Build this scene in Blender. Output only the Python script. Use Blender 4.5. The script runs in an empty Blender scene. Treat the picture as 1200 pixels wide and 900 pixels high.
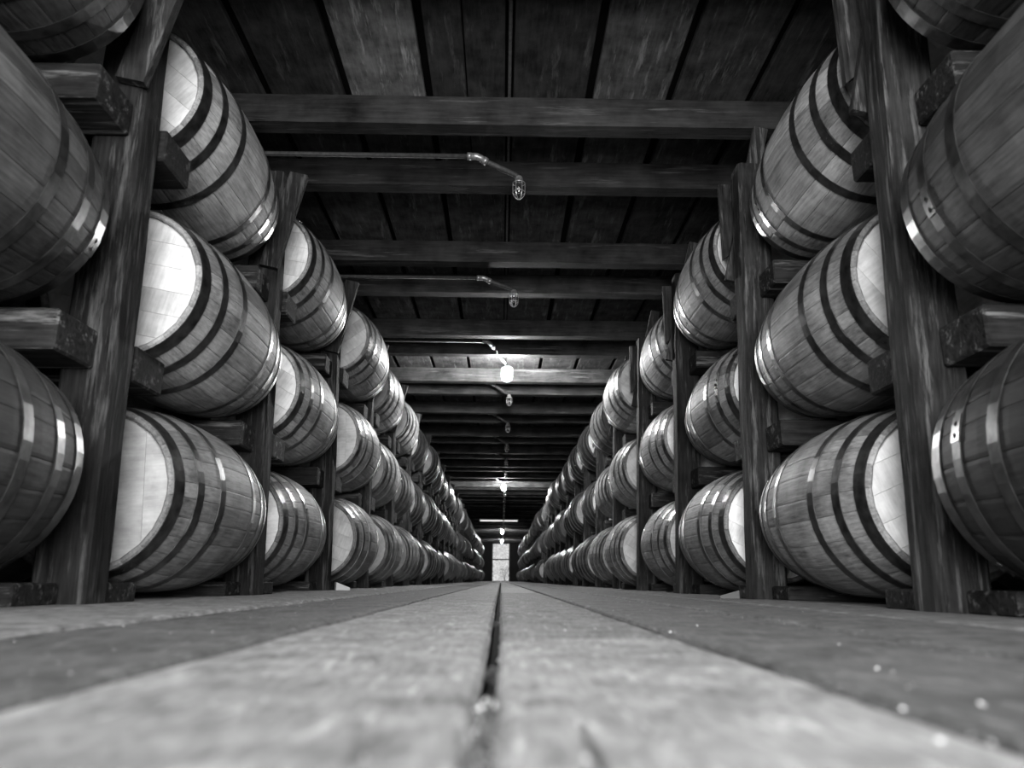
import bpy, bmesh, math, random
from mathutils import Vector, Matrix, noise as mnoise

random.seed(7)
scene = bpy.context.scene
COL = scene.collection

# ------------------------------------------------------------------ camera
F_PX, VPX, VPY, ROLL, CAM_H = 880.0, 587.0, 680.0, math.radians(0.45), 0.07
def camera_axes():
    c, s = math.cos(ROLL), math.sin(ROLL)
    dx, dy = VPX - 600, -(VPY - 450)
    d = Vector((c*dx - s*dy, s*dx + c*dy, F_PX)).normalized()
    a = math.asin(-d[0]); p = math.asin(-d[1] / math.cos(a))
    F = Vector((math.sin(a)*math.cos(p), math.cos(a)*math.cos(p), math.sin(p)))
    R = Vector((math.cos(a), -math.sin(a), 0)); U = R.cross(F)
    return F, c*R + s*U, -s*R + c*U
Fv, Rv, Uv = camera_axes()
cam_data = bpy.data.cameras.new('camera')
cam = bpy.data.objects.new('camera', cam_data)
COL.objects.link(cam)
cam.matrix_world = Matrix(((Rv.x, Uv.x, -Fv.x, 0), (Rv.y, Uv.y, -Fv.y, 0), (Rv.z, Uv.z, -Fv.z, CAM_H), (0, 0, 0, 1)))
cam_data.sensor_fit = 'HORIZONTAL'
cam_data.sensor_width = 48.0
cam_data.lens = F_PX * 48.0 / 1200.0
cam_data.clip_start = 0.01
cam_data.clip_end = 200
cam_data.dof.use_dof = True
cam_data.dof.focus_distance = 4.0
cam_data.dof.aperture_fstop = 5.0
scene.camera = cam

# ------------------------------------------------------------------ world and light
W = bpy.data.worlds.new('overcast_sky'); scene.world = W
W.use_nodes = True
W.node_tree.nodes['Background'].inputs[0].default_value = (0.9, 0.9, 0.9, 1)
W.node_tree.nodes['Background'].inputs[1].default_value = 0.9

def area_light(name, loc, rot, sx, sy, power):
    l = bpy.data.lights.new(name, 'AREA'); l.shape = 'RECTANGLE'; l.size = sx; l.size_y = sy; l.energy = power
    o = bpy.data.objects.new(name, l); o.location = loc; o.rotation_euler = rot; COL.objects.link(o)
    return o
# overcast daylight entering through the open loading door behind the camera
area_light('daylight_loading_door', (0, -2.05, 1.12), (math.radians(90), 0, 0), 3.0, 2.1, 540)

LIT_BULB = 2600.0     # emission of the glowing globes

vs = scene.view_settings
vs.view_transform = 'Standard'; vs.look = 'None'; vs.exposure = 0.0; vs.gamma = 1.0
vs.use_curve_mapping = False

# ------------------------------------------------------------------ materials
def new_mat(name):
    m = bpy.data.materials.new(name); m.use_nodes = True
    nt = m.node_tree
    return m, nt, nt.nodes, nt.links, nt.nodes['Principled BSDF']

def wood_mat(name, lo, hi, scale, blotch=1.2, blotch_amt=0.5, rough=0.6, bump=0.15, grain_amt=0.5, detail=6,
             scuff=0.0, scuff_val=0.3, use_tone=True, spec=0.4):
    """grey timber: stretched grain noise, large blotches, optional pale scuffs; object colour R scales it"""
    m, nt, N, L, P = new_mat(name)
    tc = N.new('ShaderNodeTexCoord'); oi = N.new('ShaderNodeObjectInfo')
    off = N.new('ShaderNodeVectorMath'); off.operation = 'SCALE'
    cx = N.new('ShaderNodeCombineXYZ')
    for i in range(3): L.new(oi.outputs['Random'], cx.inputs[i])
    L.new(cx.outputs[0], off.inputs[0]); off.inputs['Scale'].default_value = 37.0
    add = N.new('ShaderNodeVectorMath'); add.operation = 'ADD'
    L.new(tc.outputs['Object'], add.inputs[0]); L.new(off.outputs[0], add.inputs[1])
    mp = N.new('ShaderNodeMapping'); mp.inputs['Scale'].default_value = scale
    L.new(add.outputs[0], mp.inputs['Vector'])
    g = N.new('ShaderNodeTexNoise'); g.inputs['Scale'].default_value = 1.0; g.inputs['Detail'].default_value = detail
    g.inputs['Roughness'].default_value = 0.65
    L.new(mp.outputs[0], g.inputs['Vector'])
    b = N.new('ShaderNodeTexNoise'); b.inputs['Scale'].default_value = blotch; b.inputs['Detail'].default_value = 5
    b.inputs['Roughness'].default_value = 0.6
    L.new(add.outputs[0], b.inputs['Vector'])
    mix = N.new('ShaderNodeMix'); mix.data_type = 'FLOAT'; mix.inputs[0].default_value = blotch_amt
    L.new(g.outputs['Fac'], mix.inputs[2]); L.new(b.outputs['Fac'], mix.inputs[3])
    mr = N.new('ShaderNodeMapRange'); mr.inputs['From Min'].default_value = 0.5 - 0.5*grain_amt
    mr.inputs['From Max'].default_value = 0.5 + 0.5*grain_amt
    mr.inputs['To Min'].default_value = lo; mr.inputs['To Max'].default_value = hi
    L.new(mix.outputs[0], mr.inputs['Value'])
    val = mr.outputs[0]
    if scuff > 0:
        sn = N.new('ShaderNodeTexNoise'); sn.inputs['Scale'].default_value = 1.0; sn.inputs['Detail'].default_value = 8
        sn.inputs['Roughness'].default_value = 0.7
        mp2 = N.new('ShaderNodeMapping'); mp2.inputs['Scale'].default_value = tuple(0.45*s for s in scale)
        L.new(add.outputs[0], mp2.inputs['Vector']); L.new(mp2.outputs[0], sn.inputs['Vector'])
        sr = N.new('ShaderNodeMapRange'); sr.inputs['From Min'].default_value = 0.62 - scuff; sr.inputs['From Max'].default_value = 0.68
        L.new(sn.outputs['Fac'], sr.inputs['Value'])
        sm = N.new('ShaderNodeMix'); sm.data_type = 'FLOAT'
        L.new(sr.outputs[0], sm.inputs[0]); L.new(val, sm.inputs[2]); sm.inputs[3].default_value = scuff_val
        val = sm.outputs[0]
    sep = N.new('ShaderNodeSeparateColor'); L.new(oi.outputs['Color'], sep.inputs[0])
    mul = N.new('ShaderNodeMath'); mul.operation = 'MULTIPLY'; L.new(val, mul.inputs[0]); L.new(sep.outputs['Red'], mul.inputs[1])
    val = mul.outputs[0]
    if use_tone:
        at = N.new('ShaderNodeAttribute'); at.attribute_name = 'tone'
        m2 = N.new('ShaderNodeMath'); m2.operation = 'MULTIPLY'; L.new(val, m2.inputs[0]); L.new(at.outputs['Fac'], m2.inputs[1])
        val = m2.outputs[0]
    L.new(val, P.inputs['Base Color'])
    P.inputs['Roughness'].default_value = rough
    P.inputs['Specular IOR Level'].default_value = spec
    bp = N.new('ShaderNodeBump'); bp.inputs['Strength'].default_value = bump; bp.inputs['Distance'].default_value = 0.01
    L.new(g.outputs['Fac'], bp.inputs['Height']); L.new(bp.outputs[0], P.inputs['Normal'])
    return m

def metal_mat(name, lo, hi, rough, metallic=0.85, scale=30):
    m, nt, N, L, P = new_mat(name)
    tc = N.new('ShaderNodeTexCoord')
    n = N.new('ShaderNodeTexNoise'); n.inputs['Scale'].default_value = scale; n.inputs['Detail'].default_value = 5
    L.new(tc.outputs['Object'], n.inputs['Vector'])
    mr = N.new('ShaderNodeMapRange'); mr.inputs['From Min'].default_value = .3; mr.inputs['From Max'].default_value = .7
    mr.inputs['To Min'].default_value = lo; mr.inputs['To Max'].default_value = hi
    L.new(n.outputs['Fac'], mr.inputs['Value']); L.new(mr.outputs[0], P.inputs['Base Color'])
    P.inputs['Metallic'].default_value = metallic; P.inputs['Roughness'].default_value = rough
    return m

M_STAVE = wood_mat('stave_oak', 0.07, 0.40, (120, 8, 120), blotch=6.0, blotch_amt=.5, rough=.58, bump=.12, spec=.14, grain_amt=.34, detail=8)
M_HEAD  = wood_mat('head_oak', 0.36, 0.92, (9, 90, 90), blotch=9.0, blotch_amt=.65, rough=.6, bump=.08, grain_amt=.42, spec=.25)
M_HOOP  = metal_mat('hoop_steel', 0.04, 0.15, 0.34, .9, 25)
M_POST  = wood_mat('post_timber', 0.002, 0.042, (70, 70, 6), blotch=7, blotch_amt=.4, rough=.8, bump=.7, scuff=.09, scuff_val=.14, spec=.1, grain_amt=.36, detail=9)
M_RAIL  = wood_mat('rail_timber', 0.003, 0.042, (6, 70, 70), blotch=8, blotch_amt=.4, rough=.8, bump=.7, scuff=.07, scuff_val=.18, spec=.1, grain_amt=.36, detail=9)
M_BEAM  = wood_mat('beam_timber', 0.005, 0.042, (4, 60, 60), blotch=4.5, blotch_amt=.6, rough=.8, bump=.35, scuff=.05, scuff_val=.075, spec=.06, grain_amt=.34, detail=9)
M_CEIL  = wood_mat('ceiling_board', 0.012, 0.074, (50, 6, 50), blotch=8, blotch_amt=.6, rough=.8, bump=.3, scuff=.06, scuff_val=.13, spec=.1, grain_amt=.32, detail=9)
M_FLOOR = wood_mat('floor_board', 0.09, 0.45, (150, 26, 150), blotch=16, blotch_amt=.5, rough=.7, bump=.7, detail=12, grain_amt=.34, scuff=.05, scuff_val=.55, spec=.2)
M_DARK  = wood_mat('dark_deck', 0.004, 0.015, (20, 3, 20), use_tone=False, rough=.9, spec=.05)
M_WALL  = wood_mat('wall_board', 0.004, 0.016, (30, 30, 3), use_tone=False, rough=.9, spec=.03)
M_DOOR  = wood_mat('door_frame_timber', 0.02, 0.05, (30, 30, 4), use_tone=False, rough=.7)
M_CHIP  = wood_mat('wood_chip', 0.25, 0.75, (80, 80, 80), use_tone=False, rough=.7)
M_DIRT  = wood_mat('packed_dirt', 0.008, 0.14, (160, 160, 160), use_tone=False, rough=.9, bump=.8)
M_WEDGE = wood_mat('wedge_wood', 0.35, 0.6, (8, 60, 60), use_tone=False, rough=.6)
M_PIPE  = metal_mat('galvanised_conduit', 0.012, 0.04, 0.7, .3, 60)
M_CAGE  = metal_mat('cage_wire', 0.45, 0.7, 0.3, .8, 60)
M_SOCKET = metal_mat('cast_socket', 0.10, 0.3, 0.4, .6, 60)
M_GROUND = wood_mat('pale_gravel', 0.45, 0.7, (10, 10, 10), use_tone=False, rough=.9)
M_LEAF  = wood_mat('leaf', 0.12, 0.3, (20, 20, 20), use_tone=False, rough=.6)
M_WHITE = wood_mat('enamel_white', 0.55, 0.65, (20, 20, 20), use_tone=False, rough=.35, bump=0.0)

def glass_mat(name, rough, tr_mix):
    m, nt, N, L, P = new_mat(name)
    P.inputs['Base Color'].default_value = (.9, .9, .9, 1); P.inputs['Roughness'].default_value = rough
    P.inputs['Transmission Weight'].default_value = 1.0; P.inputs['IOR'].default_value = 1.45
    return m
M_GLASS = glass_mat('bulb_glass', 0.08, 0)
def pane_mat():
    m, nt, N, L, P = new_mat('dusty_pane')
    out = N['Material Output']
    tr = N.new('ShaderNodeBsdfTransparent'); tr.inputs[0].default_value = (.95, .95, .95, 1)
    tl = N.new('ShaderNodeBsdfTranslucent'); tl.inputs[0].default_value = (.8, .8, .8, 1)
    tc = N.new('ShaderNodeTexCoord'); n = N.new('ShaderNodeTexNoise'); n.inputs['Scale'].default_value = 9; n.inputs['Detail'].default_value = 8
    L.new(tc.outputs['Object'], n.inputs['Vector'])
    mr = N.new('ShaderNodeMapRange'); mr.inputs['From Min'].default_value = .4; mr.inputs['From Max'].default_value = .7; mr.inputs['To Max'].default_value = .5
    L.new(n.outputs['Fac'], mr.inputs['Value'])
    mx = N.new('ShaderNodeMixShader'); L.new(mr.outputs[0], mx.inputs[0]); L.new(tr.outputs[0], mx.inputs[1]); L.new(tl.outputs[0], mx.inputs[2])
    L.new(mx.outputs[0], out.inputs['Surface'])
    return m
M_PANE = pane_mat()
def emit_mat(name, strength):
    m, nt, N, L, P = new_mat(name)
    P.inputs['Base Color'].default_value = (.8, .8, .8, 1)
    P.inputs['Emission Color'].default_value = (1, 1, 1, 1); P.inputs['Emission Strength'].default_value = strength
    return m
M_LIT = emit_mat('glowing_globe', LIT_BULB)
M_TUBE = emit_mat('glowing_tube', 1.2)

# ------------------------------------------------------------------ helpers
class MB:
    """collects verts / faces (with material index) and builds ONE mesh"""
    def __init__(self): self.v = []; self.f = []; self.mi = []; self.tone = []; self.smooth = []
    def add(self, vs, fs, mi=0, tone=1.0, smooth=False):
        b = len(self.v); self.v += [tuple(p) for p in vs]
        for f in fs:
            self.f.append(tuple(b+i for i in f)); self.mi.append(mi); self.tone.append(tone); self.smooth.append(smooth)
    def box(self, x0, x1, y0, y1, z0, z1, mi=0, tone=1.0, bev=0.0, jit=0.0):
        bm = bmesh.new()
        bmesh.ops.create_cube(bm, size=1)
        for v in bm.verts:
            v.co.x = x0 if v.co.x < 0 else x1; v.co.y = y0 if v.co.y < 0 else y1; v.co.z = z0 if v.co.z < 0 else z1
            if jit: v.co += Vector((random.uniform(-jit, jit), random.uniform(-jit, jit), random.uniform(-jit, jit)))
        if bev: bmesh.ops.bevel(bm, geom=bm.edges[:], offset=bev, segments=1, affect='EDGES')
        bm.verts.ensure_lookup_table()
        self.add([v.co[:] for v in bm.verts], [[v.index for v in f.verts] for f in bm.faces], mi, tone)
        bm.free()
    def tube(self, pts, r, n=8, mi=0, closed=False, caps=True, smooth=True):
        pts = [Vector(p) for p in pts]; rings = []
        rr = r if isinstance(r, (list, tuple)) else [r]*len(pts)
        prev = None
        for i, p in enumerate(pts):
            if closed: t = pts[(i+1) % len(pts)] - pts[i-1]
            else: t = pts[min(i+1, len(pts)-1)] - pts[max(i-1, 0)]
            t.normalize()
            ref = prev if prev is not None else (Vector((0, 0, 1)) if abs(t.z) < .9 else Vector((1, 0, 0)))
            u = (ref - t*ref.dot(t))
            if u.length < 1e-5: u = Vector((0, 1, 0)) - t*t.y
            u.normalize(); prev = u; w = t.cross(u)
            rings.append([p + rr[i]*(math.cos(2*math.pi*j/n)*u + math.sin(2*math.pi*j/n)*w) for j in range(n)])
        vs = [q for ring in rings for q in ring]; fs = []
        m = len(pts)
        for i in range(m if closed else m-1):
            for j in range(n):
                a, b = i*n + j, i*n + (j+1) % n
                c, d = ((i+1) % m)*n + (j+1) % n, ((i+1) % m)*n + j
                fs.append((a, b, c, d))
        if caps and not closed:
            fs.append(tuple(range(n))[::-1]); fs.append(tuple((m-1)*n + j for j in range(n)))
        self.add(vs, fs, mi, 1.0, smooth)
    def lathe(self, prof, n=16, axis='Z', mi=0, smooth=True, origin=(0, 0, 0)):
        vs = []; fs = []; o = Vector(origin)
        for (r, h) in prof:
            for j in range(n):
                a = 2*math.pi*j/n
                vs.append(o + (Vector((r*math.cos(a), r*math.sin(a), h)) if axis == 'Z' else Vector((r*math.sin(a), h, r*math.cos(a)))))
        for i in range(len(prof)-1):
            for j in range(n):
                q = (i*n+j, i*n+(j+1) % n, (i+1)*n+(j+1) % n, (i+1)*n+j)
                fs.append(q)
        self.add(vs, fs, mi, 1.0, smooth)
    def mesh(self, name, mats):
        me = bpy.data.meshes.new(name)
        me.from_pydata(self.v, [], self.f)
        for m in (mats if isinstance(mats, (list, tuple)) else [mats]): me.materials.append(m)
        me.polygons.foreach_set('material_index', self.mi)
        me.polygons.foreach_set('use_smooth', self.smooth)
        at = me.attributes.new('tone', 'FLOAT', 'FACE'); at.data.foreach_set('value', self.tone)
        bm = bmesh.new(); bm.from_mesh(me); bmesh.ops.recalc_face_normals(bm, faces=bm.faces); bm.to_mesh(me); bm.free()
        me.update()
        return me

def link(name, mesh, parent=None, loc=(0, 0, 0), rot=(0, 0, 0), tone=1.0):
    o = bpy.data.objects.new(name, mesh); COL.objects.link(o)
    o.parent = parent; o.location = loc; o.rotation_euler = rot; o.color = (tone, tone, tone, 1)
    return o
def empty(name, loc): 
    o = bpy.data.objects.new(name, None); COL.objects.link(o); o.location = loc; o.empty_display_size = .1
    return o
def tag(o, label, cat, group=None):
    o['label'] = label; o['category'] = cat
    if group: o['group'] = group
    return o
def struct(o): o['kind'] = 'structure'; return o

# ------------------------------------------------------------------ layout of the warehouse
SIDES = {-1: (3.34, 1.34), 1: (3.21, 1.317)}     # post line: first post in view, bay pitch
POST_X0, POST_X1 = 1.03, 1.17
BEAM_Z, CEIL_Z, END_Y, BACK_Y, WALL_X, POST_TOP = 2.27, 2.428, 46.0, -2.1, 3.6, 1.985
LAST_BAY = {-1: 29, 1: 31}
FIRST_BAY = -2
def post_y(s, k): return SIDES[s][0] + SIDES[s][1]*k
ORD = {1: 'one bay', 2: 'two bays', 3: 'three bays', 4: 'four bays', 5: 'five bays'}
def bay_phrase(k):
    if k < 3: return ORD[3-k] + ' before first glowing bulb'
    if k == 3: return 'level with first glowing bulb'
    if k <= 6: return ORD[k-3] + ' past first glowing bulb'
    if k < 10: return ORD[10-k] + ' before second glowing bulb'
    if k == 10: return 'level with second glowing bulb'
    if k <= 18: return 'between second glowing bulb and tube light'
    return 'between tube light and bright end door'
def rack_phrase(s): return 'conduit side' if s < 0 else 'opposite conduits'

# ------------------------------------------------------------------ floor
mb = MB(); mb.box(-WALL_X, WALL_X, BACK_Y-.1, END_Y+.1, -.20, -.055)
floor = struct(link('floor', mb.mesh('floor', M_DARK)))

def plank_mesh(x0, x1, y0, y1, fine, crack=None, rag0=.0025, rag1=.0025, lift=0.0):
    """a worn floor plank: wavy top, ragged rounded edges; crack = (x, y_start, y_end) is a split sunk into it"""
    mb = MB()
    dy = .022 if fine else max(.3, (y1-y0)/4)
    n = max(2, int((y1-y0)/dy)); ys = [y0 + (y1-y0)*i/n for i in range(n+1)]
    w = x1-x0
    cols = [0, .004, .012] + [w*t for t in ((.12, .25, .37, .5, .62, .75, .88) if fine else (.5,))] + [w-.012, w-.004, w]
    if crack: cols += [crack[0]-x0-.005, crack[0]-x0-.0022, crack[0]-x0-.0010, crack[0]-x0+.0010, crack[0]-x0+.0022, crack[0]-x0+.005]
    cols = sorted(cols); m = len(cols); vs = []
    for y in ys:
        e0 = rag0*mnoise.noise((x0*9, y*13, 1.7)) + rag0*.7*mnoise.noise((x0*9, y*47, 5.1))
        e1 = rag1*mnoise.noise((x1*9+40, y*13, 1.7)) + rag1*.7*mnoise.noise((x1*9+40, y*47, 5.1))
        if not fine: e0 = e1 = 0
        for c in cols:
            x = x0 + c + (e0 if c < .02 else 0) + (e1 if c > w-.02 else 0)
            z = .0012*mnoise.noise((x*9, y*4, 0.3)) + .0006*mnoise.noise((x*40, y*16, 2.3)) if fine else 0.0
            edge = min(c, w-c)
            if edge < .001: z -= .007 + (.004*abs(mnoise.noise((x*5, y*30, 9))) if fine else 0)
            elif edge < .006: z -= .0022 + (.002*abs(mnoise.noise((x*5, y*24, 3))) if fine else 0)
            if crack and abs(x-crack[0]) < .0015 and crack[1] < y < crack[2]: z -= .016
            # end joints drop a touch
            if y in (ys[0], ys[-1]): z -= .003
            vs.append((x, y, z + lift))
    fs = [(i*m+j, i*m+j+1, (i+1)*m+j+1, (i+1)*m+j) for i in range(n) for j in range(m-1)]
    b = len(vs)
    for y in (y0, y1):
        vs += [(x0+.009, y, -.05), (x1-.009, y, -.05)]      # edges undercut towards the joists
    # sides and ends
    fs += [tuple([i*m for i in range(n+1)] + [b+2, b]), tuple([i*m+m-1 for i in range(n+1)] + [b+3, b+1]),
           tuple(list(range(m)) + [b+1, b]), tuple([n*m+j for j in range(m)] + [b+3, b+2])]
    mb.add(vs, fs, 0, 1.0, False)
    return mb.mesh('floor_plank', M_FLOOR)

# strips between the measured gaps (x0, x1, tone, first joint)
STRIPS = [(-3.5, -2.9, .5, .9), (-2.89, -2.3, .5, 2.2), (-2.29, -1.68, .45, 1.3), (-1.675, -1.28, .5, 2.5), (-1.272, -.95, .75, 3.4), (-.944, -.612, .75, 1.9),
          (-.592, -.301, .38, 2.6), (-.278, -.015, .9, 2.55), (-.001, .228, 1.0, 1.02), (.252, .508, .42, 3.6), (.524, .80, .42, 2.2),
          (.808, 1.06, .55, 3.1), (1.068, 1.40, .6, 1.6), (1.41, 1.9, .5, 2.9), (1.91, 2.4, .5, 1.4), (2.41, 2.95, .5, 2.4), (2.96, 3.5, .5, 1.1)]
for (x0, x1, tone, j0) in STRIPS:
    cuts = [BACK_Y]
    y = j0
    while y < END_Y - 2:
        cuts.append(y); y += random.uniform(3.0, 4.6) if y < 14 else random.uniform(5.5, 7.0)
    cuts.append(END_Y)
    for i in range(len(cuts)-1):
        a, b = cuts[i] + .0015, cuts[i+1] - .0015
        t = tone * (1.0 if i == 0 else random.uniform(.8, 1.05)) * (.78 if x0 == -.001 and i == 1 else 1.0)
        central = -.7 < x0 and x1 < .85
        if central and a < 3.5:
            # keep fine rows to the near stretch
            crack = (.040, .20, .407) if (x0 == -.001 and i == 0) else None
            me = plank_mesh(x0, x1, a, b, True, crack, .0035, .0035, {-.592: -.001, .252: -.001, .524: .002}.get(x0, 0.0))
        else:
            me = plank_mesh(x0, x1, a, b, a < 2.5 and abs(x0+x1) < 2.1, None, .005, .005, .004 if abs(x0+x1) > 1.2 and a < 8 else 0.0)
        link('floor_plank', me, floor, (0, 0, 0), (0, 0, 0), t)

# ------------------------------------------------------------------ ceiling
mb = MB(); mb.box(-WALL_X, WALL_X, BACK_Y-.1, END_Y+.1, CEIL_Z+.075, CEIL_Z+.2)
ceiling = struct(link('ceiling', mb.mesh('ceiling', M_DARK)))
EDGES = [.015 + .405*i for i in range(-8, 9)]
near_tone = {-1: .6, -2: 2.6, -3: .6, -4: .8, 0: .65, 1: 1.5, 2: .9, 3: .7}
PERIOD = 1.67
def beamA(k): return 3.40 + PERIOD*k
CUTS = [BACK_Y, beamA(0)+.02] + [beamA(0) + .57 + PERIOD*3*i for i in range(0, 9)] + [END_Y]
plank_cache = {}
def ceiling_plank(x0, x1, y0, y1, tone):
    key = (round(x1-x0, 3), round(y1-y0, 2))
    if key not in plank_cache:
        mb = MB(); w = key[0]; l = y1-y0
        mb.box(0, w, 0, l, 0, .035, bev=.004)
        plank_cache[key] = mb.mesh('ceiling_plank', M_CEIL)
    link('ceiling_plank', plank_cache[key], ceiling, (x0, y0, CEIL_Z), (0, 0, 0), tone)
for ei in range(len(EDGES)-1):
    idx = ei - 8
    for ci in range(len(CUTS)-1):
        y0, y1 = CUTS[ci]+.002, CUTS[ci+1]-.002
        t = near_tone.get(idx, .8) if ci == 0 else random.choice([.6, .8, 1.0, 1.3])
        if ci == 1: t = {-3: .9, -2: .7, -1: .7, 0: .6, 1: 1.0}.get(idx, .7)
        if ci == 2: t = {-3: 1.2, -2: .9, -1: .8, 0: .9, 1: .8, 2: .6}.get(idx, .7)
        g = random.uniform(.016, .024)
        a, b = EDGES[ei]+g, EDGES[ei+1]-g
        if idx == -1 and ci < 2:      # this board is split along its length
            mid = -.195
            ceiling_plank(a, mid-.003, y0, y1, t); ceiling_plank(mid+.003, b, y0, y1, t*1.1)
        else:
            ceiling_plank(a, b, y0, y1, t)
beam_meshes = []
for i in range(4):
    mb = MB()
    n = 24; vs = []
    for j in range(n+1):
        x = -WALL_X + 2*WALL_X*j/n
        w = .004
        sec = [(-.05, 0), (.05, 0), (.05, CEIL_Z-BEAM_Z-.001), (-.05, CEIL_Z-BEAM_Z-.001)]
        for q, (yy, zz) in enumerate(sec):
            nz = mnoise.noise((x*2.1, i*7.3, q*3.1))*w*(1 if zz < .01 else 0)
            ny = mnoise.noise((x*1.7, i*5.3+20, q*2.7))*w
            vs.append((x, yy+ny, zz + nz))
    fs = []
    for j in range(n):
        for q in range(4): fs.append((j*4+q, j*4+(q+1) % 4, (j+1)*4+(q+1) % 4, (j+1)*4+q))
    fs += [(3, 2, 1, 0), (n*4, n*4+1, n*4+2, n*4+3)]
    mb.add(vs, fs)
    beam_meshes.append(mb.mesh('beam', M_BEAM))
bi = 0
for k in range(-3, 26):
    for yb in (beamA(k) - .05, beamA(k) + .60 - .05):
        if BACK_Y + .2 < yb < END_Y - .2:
            link('beam', beam_meshes[bi % 4], ceiling, (0, yb, BEAM_Z), (0, 0, 0), 1.5 if (k in (3, 9) and yb < beamA(k)) else random.uniform(.75, 1.1)); bi += 1  # beams just behind glowing bulbs get a lighter tone, lamplight put into their colour

# ------------------------------------------------------------------ walls and doors
def wall(name, x0, x1, y0, y1, z0, z1):
    mb = MB(); mb.box(x0, x1, y0, y1, z0, z1); return struct(link(name, mb.mesh(name, M_WALL)))
wl = wall('wall_left', -WALL_X-.1, -WALL_X, BACK_Y-.1, END_Y+.1, -.2, CEIL_Z+.2)
wr = wall('wall_right', WALL_X, WALL_X+.1, BACK_Y-.1, END_Y+.1, -.2, CEIL_Z+.2)
def wall_with_door(name, y0, y1, dx0, dx1, dz):
    mb = MB()
    mb.box(-WALL_X, dx0, y0, y1, -.05, CEIL_Z+.07); mb.box(dx1, WALL_X, y0, y1, -.05, CEIL_Z+.07); mb.box(dx0, dx1, y0, y1, dz, CEIL_Z+.07)
    return struct(link(name, mb.mesh(name, M_WALL)))
DX0, DX1, DZ = -.545, .515, 2.23
wall_with_door('wall_end', END_Y, END_Y+.1, DX0, DX1, DZ)
wall_with_door('wall_back', BACK_Y-.1, BACK_Y, -1.55, 1.55, 2.25)
mb = MB()
for (x0, x1, z0, z1) in ((DX0, DX0+.05, 0, DZ), (DX1-.05, DX1, 0, DZ), (DX0+.05, DX1-.05, DZ-.05, DZ), (DX0+.05, DX1-.05, 1.235, 1.305), (DX0+.05, DX1-.05, 0, .04)):
    mb.box(x0, x1, END_Y+.02, END_Y+.08, z0, z1)
door = struct(link('door_1', mb.mesh('door_1', M_DOOR)))
door['label'] = 'bright glazed end door with two stacked panes at the end of the aisle'
for (z0, z1) in ((.04, 1.235), (1.305, DZ-.05)):
    mb = MB(); mb.box(DX0+.05, DX1-.05, END_Y+.045, END_Y+.053, z0, z1)
    link('pane', mb.mesh('pane', M_PANE), door)
mb = MB()
for (x0, x1, z0, z1) in ((-1.55, -1.5, 0, 2.25), (1.5, 1.55, 0, 2.25), (-1.5, 1.5, 2.2, 2.25)):
    mb.box(x0, x1, BACK_Y-.09, BACK_Y-.01, z0, z1)
struct(link('door_2', mb.mesh('door_2', M_DOOR)))['label'] = 'open loading doorway with a dark timber frame'
# outdoors beyond the end door
mb = MB(); mb.box(-20, 20, END_Y+.1, END_Y+40, -.3, -.08)
struct(link('trim_1', mb.mesh('yard', M_GROUND)))['label'] = 'pale gravel yard outside the end door'
def shrub(x, y, h, label):
    t = empty('shrub', (x, y, -.08)); tag(t, label, 'shrub')
    mb = MB()
    for i in range(5):
        a = i*1.3; mb.tube([(0, 0, 0), (.08*math.cos(a), .08*math.sin(a), h*.5), (.25*math.cos(a), .25*math.sin(a), h*.9)], [.02, .012, .005], 5)
    link('stem', mb.mesh('stem', M_POST), t)
    mb = MB(); rnd = random.Random(int(x*100))
    for i in range(160):
        a = rnd.uniform(0, 6.28); r = .42*math.sqrt(rnd.random()); z = rnd.uniform(.25*h, h)
        p = Vector((r*math.cos(a), r*math.sin(a), z)); u = Vector((rnd.gauss(0, 1), rnd.gauss(0, 1), rnd.gauss(0, 1))).normalized()*.05
        w = u.cross(Vector((rnd.gauss(0, 1), rnd.gauss(0, 1), rnd.gauss(0, 1)))).normalized()*.022
        mb.add([p-u, p+w, p+u, p-w], [(0, 1, 2, 3)])
    f = link('foliage', mb.mesh('foliage', M_LEAF), t); f['kind'] = 'stuff'
shrub(.22, END_Y+3.0, 1.0, 'low leafy shrub growing outside the end door')

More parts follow.
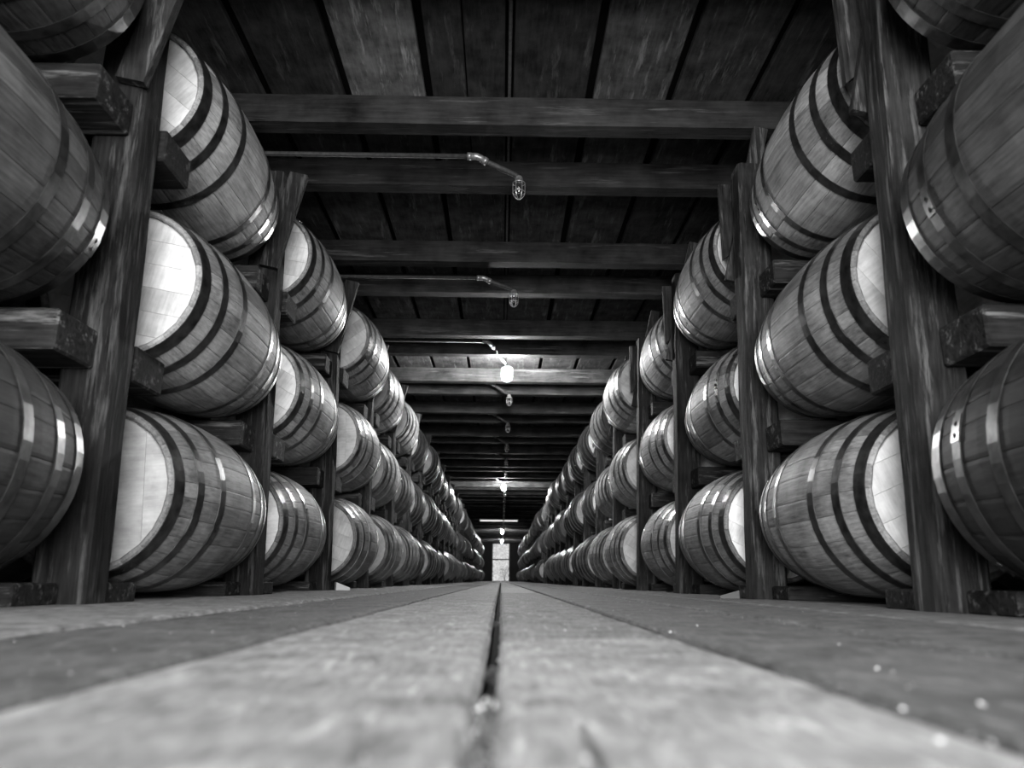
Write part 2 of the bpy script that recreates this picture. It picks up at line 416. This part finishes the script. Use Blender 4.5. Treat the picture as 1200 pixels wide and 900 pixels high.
# ------------------------------------------------------------------ barrels
BR, BE, BL = .300, .250, .90
HEAD_IN = .020
def prof(y): return BR - (BR-BE)*(2*y/BL)**2
def stave(mb, a0, a1, ny, na, mi=0, tone=1.0):
    """one oak stave between angles a0..a1 around local Y, with chime end, inner chime and eased edges"""
    gap = .0008/BR
    aa = [a0+gap] + [a0 + (a1-a0)*t for t in ([.12, .5, .88] if na > 2 else [.5])] + [a1-gap]
    drop = [.0011] + [0]*(len(aa)-2) + [.0011]
    ys = [-BL/2, -BL/2+.008] + [-BL/2 + .008 + (BL-.016)*i/ny for i in range(1, ny)] + [BL/2-.008, BL/2]
    vs = []; m = len(aa)
    for yi, y in enumerate(ys):
        for a, d in zip(aa, drop):
            r = prof(y) - d - (.004 if yi in (0, len(ys)-1) else 0)
            vs.append((r*math.sin(a), y, r*math.cos(a)))
    fs = [(i*m+j, i*m+j+1, (i+1)*m+j+1, (i+1)*m+j) for i in range(len(ys)-1) for j in range(m-1)]
    # groove walls down the two long edges
    b = len(vs)
    for y in ys:
        for a in (a0, a1):
            r = prof(y) - .010; vs.append((r*math.sin(a), y, r*math.cos(a)))
    for i in range(len(ys)-1):
        fs.append((b+2*i, i*m, (i+1)*m, b+2*i+2)); fs.append((i*m+m-1, b+2*i+1, b+2*i+3, (i+1)*m+m-1))
    # end grain and inside of the chime
    for sgn, row in ((-1, 0), (1, len(ys)-1)):
        c = len(vs)
        for (r, y) in ((BE-.012, sgn*BL/2), (BE-.017, sgn*(BL/2-.005)), (BE-.015, sgn*(BL/2-.030))):
            for a in (a0, a1): vs.append((r*math.sin(a), y, r*math.cos(a)))
        ring = [row*m+j for j in range(m)]
        fs.append(tuple(ring + [c+1, c])); fs.append((c, c+1, c+3, c+2)); fs.append((c+2, c+3, c+5, c+4))
    mb.add(vs, fs, mi, tone, False)
def hoop(mb, y0, y1, n=48, mi=0, rivets=True):
    t = .0028; sec = [(prof(y0)+.0005, y0), (prof(y0)+t, y0), (prof((y0+y1)/2)+t, (y0+y1)/2), (prof(y1)+t, y1), (prof(y1)+.0005, y1)]
    vs = []; fs = []; m = len(sec)
    for j in range(n):
        a = 2*math.pi*j/n
        for (r, y) in sec: vs.append((r*math.sin(a), y, r*math.cos(a)))
    for j in range(n):
        for q in range(m-1):
            fs.append((j*m+q, j*m+q+1, ((j+1) % n)*m+q+1, ((j+1) % n)*m+q))
    mb.add(vs, fs, mi, 1.0, False)
    if rivets:
        # overlapping end of the band with two rivets
        vs = []; fs = []
        for j in range(4):
            a = j*.07
            for y, in ((y0,), (y1,)):
                for dr in (t, t+.0022): vs.append(((prof(y)+dr)*math.sin(a), y, (prof(y)+dr)*math.cos(a)))
        for j in range(3):
            b = j*4; fs += [(b+1, b+3, b+7, b+5), (b, b+1, b+5, b+4), (b+2, b+3, b+7, b+6)]
        fs += [(0, 1, 3, 2), (12, 13, 15, 14)]
        mb.add(vs, fs, mi)
        for a in (.05, .14):
            y = (y0+y1)/2; r = prof(y)+t+.002
            p = Vector((r*math.sin(a), y, r*math.cos(a))); nrm = Vector((math.sin(a), 0, math.cos(a))); u = Vector((math.cos(a), 0, -math.sin(a))); w = Vector((0, 1, 0))
            ring = [p + .007*(math.cos(q*1.0472)*u + math.sin(q*1.0472)*w) for q in range(6)]
            mb.add(ring + [p+nrm*.004], [(q, (q+1) % 6, 6) for q in range(6)], mi)
HOOPS = [(-.444, -.396), (-.326, -.288), (-.180, -.142), (.142, .180), (.288, .326), (.396, .444)]
WIDTHS = [10.0, 13.0, 16.0]
def stave_layout(seed):
    r = random.Random(seed); l = [0]*6 + [1]*12 + [2]*9; r.shuffle(l); out = []; a = 0
    for w in l: out.append((a, a+WIDTHS[w], w)); a += WIDTHS[w]
    return out
def head_boards(n=6):
    R = BE-.0145; e = [-R + 2*R*i/n for i in range(n+1)]; return R, e
def head_board_poly(R, x0, x1, seg=5):
    x0 = max(x0, -R+1e-4); x1 = min(x1, R-1e-4)
    up = [(x, math.sqrt(R*R-x*x)) for x in [x0+(x1-x0)*i/seg for i in range(seg+1)]]
    return up + [(x, -z) for x, z in reversed(up)]
def add_head_board(mb, R, x0, x1, sgn, mi=0, tone=1.0):
    g = .0005
    poly = head_board_poly(R, x0+g, x1-g); n = len(poly)
    yo = sgn*(BL/2-HEAD_IN); yi = yo - sgn*.018
    vs = [(x, yo, z) for x, z in poly] + [(x, yi, z) for x, z in poly]
    fs = [tuple(range(n)), tuple(range(2*n-1, n-1, -1))] + [(i, (i+1) % n, n+(i+1) % n, n+i) for i in range(n)]
    mb.add(vs, fs, mi, tone)
# shared meshes
ME_STAVE = []
for w in WIDTHS:
    mb = MB(); stave(mb, -math.radians(w)/2, math.radians(w)/2, 8, 3); ME_STAVE.append(mb.mesh('stave', M_STAVE))
ME_HOOP = []
for (a, b) in HOOPS:
    mb = MB(); hoop(mb, a, b); ME_HOOP.append(mb.mesh('hoop', M_HOOP))
R_H, E_H = head_boards()
ME_HEADB = []
for i in range(6):
    mb = MB(); add_head_board(mb, R_H, E_H[i], E_H[i+1], -1); ME_HEADB.append(mb.mesh('head_board', M_HEAD))
def joined_head(sgn, seed):
    r = random.Random(seed); mb = MB()
    for i in range(6): add_head_board(mb, R_H, E_H[i], E_H[i+1], sgn, 0, r.uniform(.85, 1.1))
    return mb.mesh('head', M_HEAD)
ME_HEAD_F = joined_head(-1, 3); ME_HEAD_B = joined_head(1, 4)
ME_STAVES = []
for seed in (1, 2, 3):
    mb = MB(); r = random.Random(seed)
    for (a, b, w) in stave_layout(seed): stave(mb, math.radians(a), math.radians(b), 6, 1, 0, r.uniform(.6, 1.25))
    ME_STAVES.append(mb.mesh('staves', M_STAVE))
ME_WHOLE = []
for seed in (5, 6, 7):
    mb = MB(); r = random.Random(seed)
    for (a, b, w) in stave_layout(seed): stave(mb, math.radians(a), math.radians(b), 6, 1, 0, r.uniform(.75, 1.2))
    for h in HOOPS: hoop(mb, h[0], h[1], 32, 1, False)
    for sgn in (-1, 1):
        for i in range(6): add_head_board(mb, R_H, E_H[i], E_H[i+1], sgn, 2, r.uniform(.85, 1.1))
    ME_WHOLE.append(mb.mesh('barrel', [M_STAVE, M_HOOP, M_HEAD]))

def barrel(x, y, zc, spin, stone, htone, level, seed):
    """level 0: every stave and head board its own part; 1: staves joined; 2: one small mesh"""
    r = random.Random(seed)
    if level == 2:
        return link('barrel', ME_WHOLE[seed % 3], None, (x, y, zc), (0, spin, 0), stone)
    t = empty('barrel', (x, y, zc-BR))
    o = (0, 0, BR)
    if level == 0:
        for (a, b, w) in stave_layout(seed):
            link('stave', ME_STAVE[w], t, o, (0, spin + math.radians((a+b)/2), 0), stone*r.choice([.6, .8, .9, .97, 1.0, 1.05, 1.12, 1.28]))
        for i in range(6): link('head_board', ME_HEADB[i], t, o, (0, spin*1.7, 0), htone*r.uniform(.88, 1.1))
    else:
        link('staves', ME_STAVES[seed % 3], t, o, (0, spin, 0), stone)
        link('head', ME_HEAD_F, t, o, (0, spin*1.7, 0), htone)
    link('head', ME_HEAD_B, t, o, (0, spin, 0), htone)
    for i in range(6): link('hoop', ME_HOOP[i], t, o, (0, r.uniform(0, 6.28), 0), 1.0)
    return t

ZC = [.320, .975, 1.675]
TIER = ['bottom', 'middle', 'top']
AXIS = {(-1, -1): (1.215, 1.207, 1.28), (-1, 0): (1.27, 1.243, 1.237), (-1, 1): (1.18, 1.196, 1.17), (-1, 2): (1.173, 1.219, 1.216), (-1, 3): (1.165, 1.24, 1.217),
        (1, -1): (1.275, 1.305, 1.335), (1, 0): (1.255, 1.325, 1.29), (1, 1): (1.28, 1.29, 1.32), (1, 2): (1.195, 1.243, 1.21), (1, 3): (1.205, 1.275, 1.236)}
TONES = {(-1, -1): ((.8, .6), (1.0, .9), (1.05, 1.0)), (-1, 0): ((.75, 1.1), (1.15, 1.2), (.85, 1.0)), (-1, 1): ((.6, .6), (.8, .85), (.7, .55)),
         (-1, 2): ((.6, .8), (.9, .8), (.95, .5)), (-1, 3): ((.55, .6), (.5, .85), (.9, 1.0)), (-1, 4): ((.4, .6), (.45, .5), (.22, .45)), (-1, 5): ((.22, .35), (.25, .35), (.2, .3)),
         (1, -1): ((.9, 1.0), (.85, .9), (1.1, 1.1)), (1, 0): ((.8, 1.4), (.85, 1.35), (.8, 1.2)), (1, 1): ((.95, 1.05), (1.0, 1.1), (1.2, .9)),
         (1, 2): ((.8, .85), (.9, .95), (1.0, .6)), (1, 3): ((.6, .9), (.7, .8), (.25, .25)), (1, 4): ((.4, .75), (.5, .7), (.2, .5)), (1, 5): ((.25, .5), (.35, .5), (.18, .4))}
def head_word(h): return 'pale' if h >= .95 else ('grey' if h >= .58 else 'dark')
seed = 100
for s in (-1, 1):
    for k in range(FIRST_BAY, LAST_BAY[s]+1):
        y = post_y(s, k) + SIDES[s][1]/2
        for t in range(3):
            seed += 1
            rr = random.Random(seed)
            ax = AXIS.get((s, k), (1.235,)*3)[t] + (0 if (s, k) in AXIS else (rr.uniform(-.04, .04) if k < 8 else rr.uniform(-.06, .08)))
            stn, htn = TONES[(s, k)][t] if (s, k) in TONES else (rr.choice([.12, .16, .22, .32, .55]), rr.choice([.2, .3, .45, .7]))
            if k >= 4: stn *= .72      # stave colour darkened further in, standing in for dimmer light there
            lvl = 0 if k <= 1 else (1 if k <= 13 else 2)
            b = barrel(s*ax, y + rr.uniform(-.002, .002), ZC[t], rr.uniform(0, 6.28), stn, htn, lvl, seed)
            if k <= 10:
                lab = f'{TIER[t]} tier barrel with {head_word(htn)} head, {rack_phrase(s)}, {bay_phrase(k)}'
            else:
                lab = f'{TIER[t]} tier barrel, {rack_phrase(s)}, {bay_phrase(k)}'
            tag(b, lab, 'barrel', f'{TIER[t]} tier barrels, {rack_phrase(s)}')
            # the next barrel in on the same rails, glimpsed through the near bays
            if k <= 2:
                seed += 1
                b2 = barrel(s*(ax+.64), y, ZC[t], rr.uniform(0, 6.28), .5, .5, 1, seed)
                tag(b2, f'{TIER[t]} tier barrel second from aisle, {rack_phrase(s)}, {bay_phrase(k)}', 'barrel', f'second row barrels, {rack_phrase(s)}')

# ------------------------------------------------------------------ timber rack frames
def post_mesh(i, sx):
    mb = MB(); n = 14; vs = []; r = random.Random(i)
    ch = .012
    sec = [(-.07+ch, -.06), (.07-ch, -.06), (.07, -.06+ch), (.07, .06-ch), (.07-ch, .06), (-.07+ch, .06), (-.07, .06-ch), (-.07, -.06+ch)]
    for j in range(n+1):
        z = POST_TOP*j/n
        for q, (x, y) in enumerate(sec):
            vs.append((x + .006*mnoise.noise((z*3.1, q*2.3, i*9.1)), y + .005*mnoise.noise((z*2.7, q*3.3+8, i*7.7)), z))
    m = 8
    fs = [(j*m+q, j*m+(q+1) % m, (j+1)*m+(q+1) % m, (j+1)*m+q) for j in range(n) for q in range(m)]
    fs += [tuple(range(m))[::-1], tuple(n*m+q for q in range(m))]
    mb.add(vs, fs); return mb.mesh('post', M_POST)
ME_POST = [post_mesh(i, 1) for i in range(4)]
RAIL_Z = [(0.0, .0555), (.605, .7105), (1.305, 1.4105)]
ME_RAIL = {}
for t, (z0, z1) in enumerate(RAIL_Z):
    for s in (-1, 1):
        for v in range(2):
            mb = MB(); random.seed(40+t*4+s+v)
            x0, x1 = ((1.045 if v else 1.09) if s < 0 else (1.06 if v else 1.10)) + (0 if s < 0 else .025*t), 3.3
            mb.box(min(s*x0, s*x1), max(s*x0, s*x1), -.0925, .0925, 0, z1-z0, bev=.006)
            ME_RAIL[(t, s, v)] = mb.mesh('rail', M_RAIL)
def board(mb, p, q, w, y0, y1, pointed=False):
    p = Vector(p); q = Vector(q); d = (q-p).normalized(); n = Vector((-d.y, d.x))*w/2
    c = [p-n, p+n, q+n, q-n]
    if pointed: c = [p-n+d*w*.9, p+n, q+n, q-n]
    vs = [(a.x, y0, a.y) for a in c] + [(a.x, y1, a.y) for a in c]
    mb.add(vs, [(0, 1, 2, 3), (7, 6, 5, 4), (0, 1, 5, 4), (1, 2, 6, 5), (2, 3, 7, 6), (3, 0, 4, 7)])
mb = MB(); board(mb, (1.075, 1.44), (1.27, 2.26), .07, .066, .094); ME_BRACE_R = mb.mesh('brace', M_POST)
mb = MB(); board(mb, (1.085, 1.56), (1.085, 1.96), .075, .097, .122, True); ME_HANGER = mb.mesh('hanger_board', M_POST)
mb = MB(); board(mb, (-1.095, 1.47), (-.99, 1.95), .085, -.10, -.068); ME_BRACE_L = mb.mesh('brace', M_POST)
random.seed(11)
for s in (-1, 1):
    for k in range(FIRST_BAY, LAST_BAY[s]+2):
        y = post_y(s, k)
        fr = empty('rack_frame', (s*1.10, y, 0))
        off = -s*1.10
        near = k <= 3
        link('post', ME_POST[k % 4], fr, (0, 0, 0), (0, s*(.034 if s > 0 else .024), 0), random.uniform(.5, 1.0) if k > 0 else (.6 if s < 0 else .95))
        if near: link('post', ME_POST[(k+1) % 4], fr, (s*1.30, 0, 0), (0, 0, 0), 1.0)
        for t in range(3):
            for v, dy in ((0, -.156), (1, .156)):
                link('rail', ME_RAIL[(t, s, v)], fr, (off, dy, RAIL_Z[t][0]), (0, 0, 0), random.uniform(.5, 1.1))
        if s > 0:
            if k < 14:
                link('brace', ME_BRACE_R, fr, (off, 0, 0), (0, 0, 0), random.uniform(.8, 1.2))
                link('hanger_board', ME_HANGER, fr, (off, 0, 0), (0, 0, 0), random.uniform(.8, 1.3))
        elif k < 14:
            link('brace', ME_BRACE_L, fr, (off, 0, 0), (0, 0, 0), random.uniform(.6, 1.0))
        if k <= 10:
            lab = f'timber rack frame, {rack_phrase(s)}, opening the bay {bay_phrase(k)}'
        else:
            lab = f'dim timber rack frame, {rack_phrase(s)}, {bay_phrase(k)}'
        tag(fr, lab, 'rack', f'post and rail frames, {rack_phrase(s)}')

# ------------------------------------------------------------------ lamps on bent conduit
LX = .075
def lamp_meshes(lit, zpipe=2.262):
    d = {}
    # local origin: ceiling pipe height above the globe; X along aisle width, Y along aisle
    zc = 2.142 if not lit else 2.20
    yl = .13 if not lit else .70       # globe's offset in Y from the pipe
    zp = zpipe if not lit else 2.30
    ex = -.15
    gx = LX if not lit else .04
    mb = MB(); mb.tube([(-WALL_X+.002, 0, zp), (ex-.02, 0, zp)], .0125, 10); d['conduit'] = mb.mesh('conduit', M_PIPE)
    mb = MB()
    mb.tube([(ex-.055, 0, zp), (ex-.03, 0, zp)], .020, 10)
    mb.tube([(ex-.04, 0, zp), (ex-.005, 0, zp), (ex+.015, yl*.04, zp-.006), (ex+.035, yl*.12, zp-.014)], .0185, 10)
    mb.tube([(ex+.03, yl*.10, zp-.012), (ex+.05, yl*.18, zp-.020)], .0215, 10)
    d['elbow'] = mb.mesh('elbow', M_SOCKET)
    top = zc + .075
    mb = MB(); mb.tube([(ex+.045, yl*.16, zp-.018), (gx-.03, yl*.92, top+.012), (gx-.008, yl, top+.006), (gx, yl, top-.006)], .0150, 10); d['arm'] = mb.mesh('arm', M_PIPE)
    mb = MB(); mb.lathe([(.001, top+.004), (.018, top+.002), (.022, top-.008), (.022, top-.026), (.027, top-.028), (.027, top-.036), (.001, top-.037)], 14, origin=(gx, yl, 0)); d['socket'] = mb.mesh('socket', M_SOCKET)
    gz = top-.036
    gr, gh = (.024, .085) if not lit else (.045, .145)
    pr = [(.013, gz)] + [(gr*math.sin(math.pi*(.18+.82*i/9))**.7 if i < 9 else .001, gz - gh*(.08 + .92*i/9)) for i in range(10)]
    mb = MB(); mb.lathe(pr, 18, origin=(gx, yl, 0)); d['bulb'] = mb.mesh('bulb', M_LIT if lit else M_GLASS)
    mb = MB(); cr = gr + .009; ch = gh + .018
    for i in range(3):
        a = math.pi*i/3
        pts = []
        for j in range(17):
            u = math.pi*j/16
            rad = cr*math.cos(u)
            rad = math.copysign(min(cr, abs(cr*1.25*math.cos(u))), math.cos(u)) if j != 8 else 0
            pts.append((gx + rad*math.cos(a), yl + rad*math.sin(a), gz+.004 - ch*math.sin(u)**.8))
        mb.tube(pts, .0016, 5)
    for zz, rr_ in ((gz-.002, cr), (gz - ch*.55, cr*1.0)):
        mb.tube([(gx+rr_*math.cos(2*math.pi*j/18), yl+rr_*math.sin(2*math.pi*j/18), zz) for j in range(18)], .0017, 5, closed=True)
    d['cage'] = mb.mesh('cage', M_CAGE)
    return d
LM = {False: lamp_meshes(False), True: lamp_meshes(True), 'high': lamp_meshes(False, 2.325)}
lit_set = {2: 'first', 8: 'second', 18: 'third', 23: 'fourth'}
order = {1: 'one lamp', 2: 'two lamps', 3: 'three lamps', 4: 'four lamps', 5: 'five lamps'}
for k in range(-2, 25):
    lit = k in lit_set
    yp = 3.58 + PERIOD*k
    lm = LM['high' if (not lit and k > 2) else lit]
    t = empty('caged_lamp', (0, yp, 0))
    for n in ('conduit', 'elbow', 'arm'): link(n, lm[n], t)
    so = link('socket', lm['socket'], t)
    for n in ('bulb', 'cage'): link(n, lm[n], so)
    if lit: lab = f'{lit_set[k]} glowing caged bulb along the aisle, hung on bent conduit'
    elif k < 2: lab = f'unlit caged bulb on bent conduit, {order[2-k]} before the first glowing bulb'
    elif k < 6: lab = f'unlit caged bulb on bent conduit, {order[k-2]} past the first glowing bulb'
    elif k < 8: lab = f'unlit caged bulb on bent conduit, {order[8-k]} before the second glowing bulb'
    elif k < 18: lab = 'tiny unlit caged bulb in the dark between second and third glowing bulbs'
    else: lab = 'tiny unlit caged bulb in the dark beyond the third glowing bulb'
    tag(t, lab, 'lamp', 'caged lamps along the aisle ceiling')
# long conduit running in the gap between the ceiling boards
mb = MB(); mb.tube([(.016, BACK_Y+.05, CEIL_Z+.02), (.016, END_Y-.05, CEIL_Z+.02)], .0085, 8)
tag(link('ceiling_conduit', mb.mesh('ceiling_conduit', M_PIPE)), 'thin straight conduit running lengthwise between the ceiling boards', 'conduit')
# tube light across the aisle
t = empty('tube_light', (-.10, beamA(15)-.05, 2.27)); tag(t, 'glowing fluorescent tube light mounted across the aisle ceiling', 'lamp')
mb = MB(); mb.box(-.72, .72, -.04, .04, -.035, -.001, bev=.004); link('housing', mb.mesh('housing', M_WHITE), t)
mb = MB(); mb.tube([(-.69, 0, -.055), (.69, 0, -.055)], .018, 10); link('tube', mb.mesh('tube', M_TUBE), t)
mb = MB(); mb.box(-.715, -.69, -.02, .02, -.08, -.035); mb.box(.69, .715, -.02, .02, -.08, -.035); link('tube_holder', mb.mesh('tube_holder', M_WHITE), t)

# ------------------------------------------------------------------ small things on the floor
def wedge(x, y, rz, l, w, h, label, tone=1.0):
    mb = MB()
    vs = [(-l/2, -w/2, 0), (l/2, -w/2, 0), (l/2, w/2, 0), (-l/2, w/2, 0), (-l/2, -w/2, h), (l/2, -w/2, h*.35), (l/2, w/2, h*.35), (-l/2, w/2, h)]
    mb.add(vs, [(3, 2, 1, 0), (4, 5, 6, 7), (0, 1, 5, 4), (1, 2, 6, 5), (2, 3, 7, 6), (3, 0, 4, 7)])
    o = link('wooden_wedge', mb.mesh('wooden_wedge', M_WEDGE), None, (x, y, .001), (0, 0, rz), tone); tag(o, label, 'wedge', 'wooden wedges by the posts')
wedge(-.975, 4.80, .4, .085, .05, .05, 'pale wooden wedge beside a post foot on the conduit side')
wedge(.995, 3.36, 2.7, .08, .05, .035, 'small wooden wedge beside a post foot opposite the conduits', .2)

rnd = random.Random(21)
def chip(mb, x, y, z, sz):
    vs = [Vector((rnd.uniform(-1, 1), rnd.uniform(-1, 1), rnd.uniform(-.2, 1)))*sz + Vector((x, y, z)) for _ in range(4)]
    mb.add(vs, [(0, 1, 2), (0, 2, 3), (0, 3, 1), (1, 3, 2)])
mb = MB()
for i in range(700):
    y = .25 + 4.2*rnd.random()**1.8; x = rnd.uniform(-.95, .95)
    chip(mb, x, y, .001, rnd.choice([.0008, .001, .0014, .0022]))
for i in range(70): chip(mb, -.008 + rnd.uniform(-.006, .006), rnd.uniform(.26, .52), -.003, rnd.uniform(.001, .0022))
g = tag(link('wood_crumbs', mb.mesh('wood_crumbs', M_CHIP)), 'pale wood crumbs and grit scattered over the floor planks', 'crumbs'); g['kind'] = 'stuff'
mb = MB()
def fill(xc, w, y0, y1, n, top):
    for i in range(n):
        chip(mb, xc + rnd.uniform(-w, w), rnd.uniform(y0, y1), top + rnd.uniform(-.010, .0), rnd.uniform(.0010, .0026))
fill(-.008, .007, .25, .50, 1500, -.003); fill(-.008, .006, .68, .71, 90, -.005); fill(-.009, .006, 1.4, 1.46, 60, -.004)
fill(.240, .011, .92, 1.04, 420, -.002); fill(.240, .011, .3, .70, 1100, -.003); fill(.240, .011, 2.3, 7.5, 1500, -.003)
fill(-.290, .011, .2, 1.0, 2200, -.002); fill(-.290, .011, 2.3, 7.5, 1800, -.003)
fill(.516, .008, .8, 2.4, 1300, -.003); fill(-.602, .010, 2.5, 5, 900, -.004)
g = tag(link('gap_debris', mb.mesh('gap_debris', M_DIRT)), 'dark crumbly debris packed into the gaps between floor planks', 'debris'); g['kind'] = 'stuff'
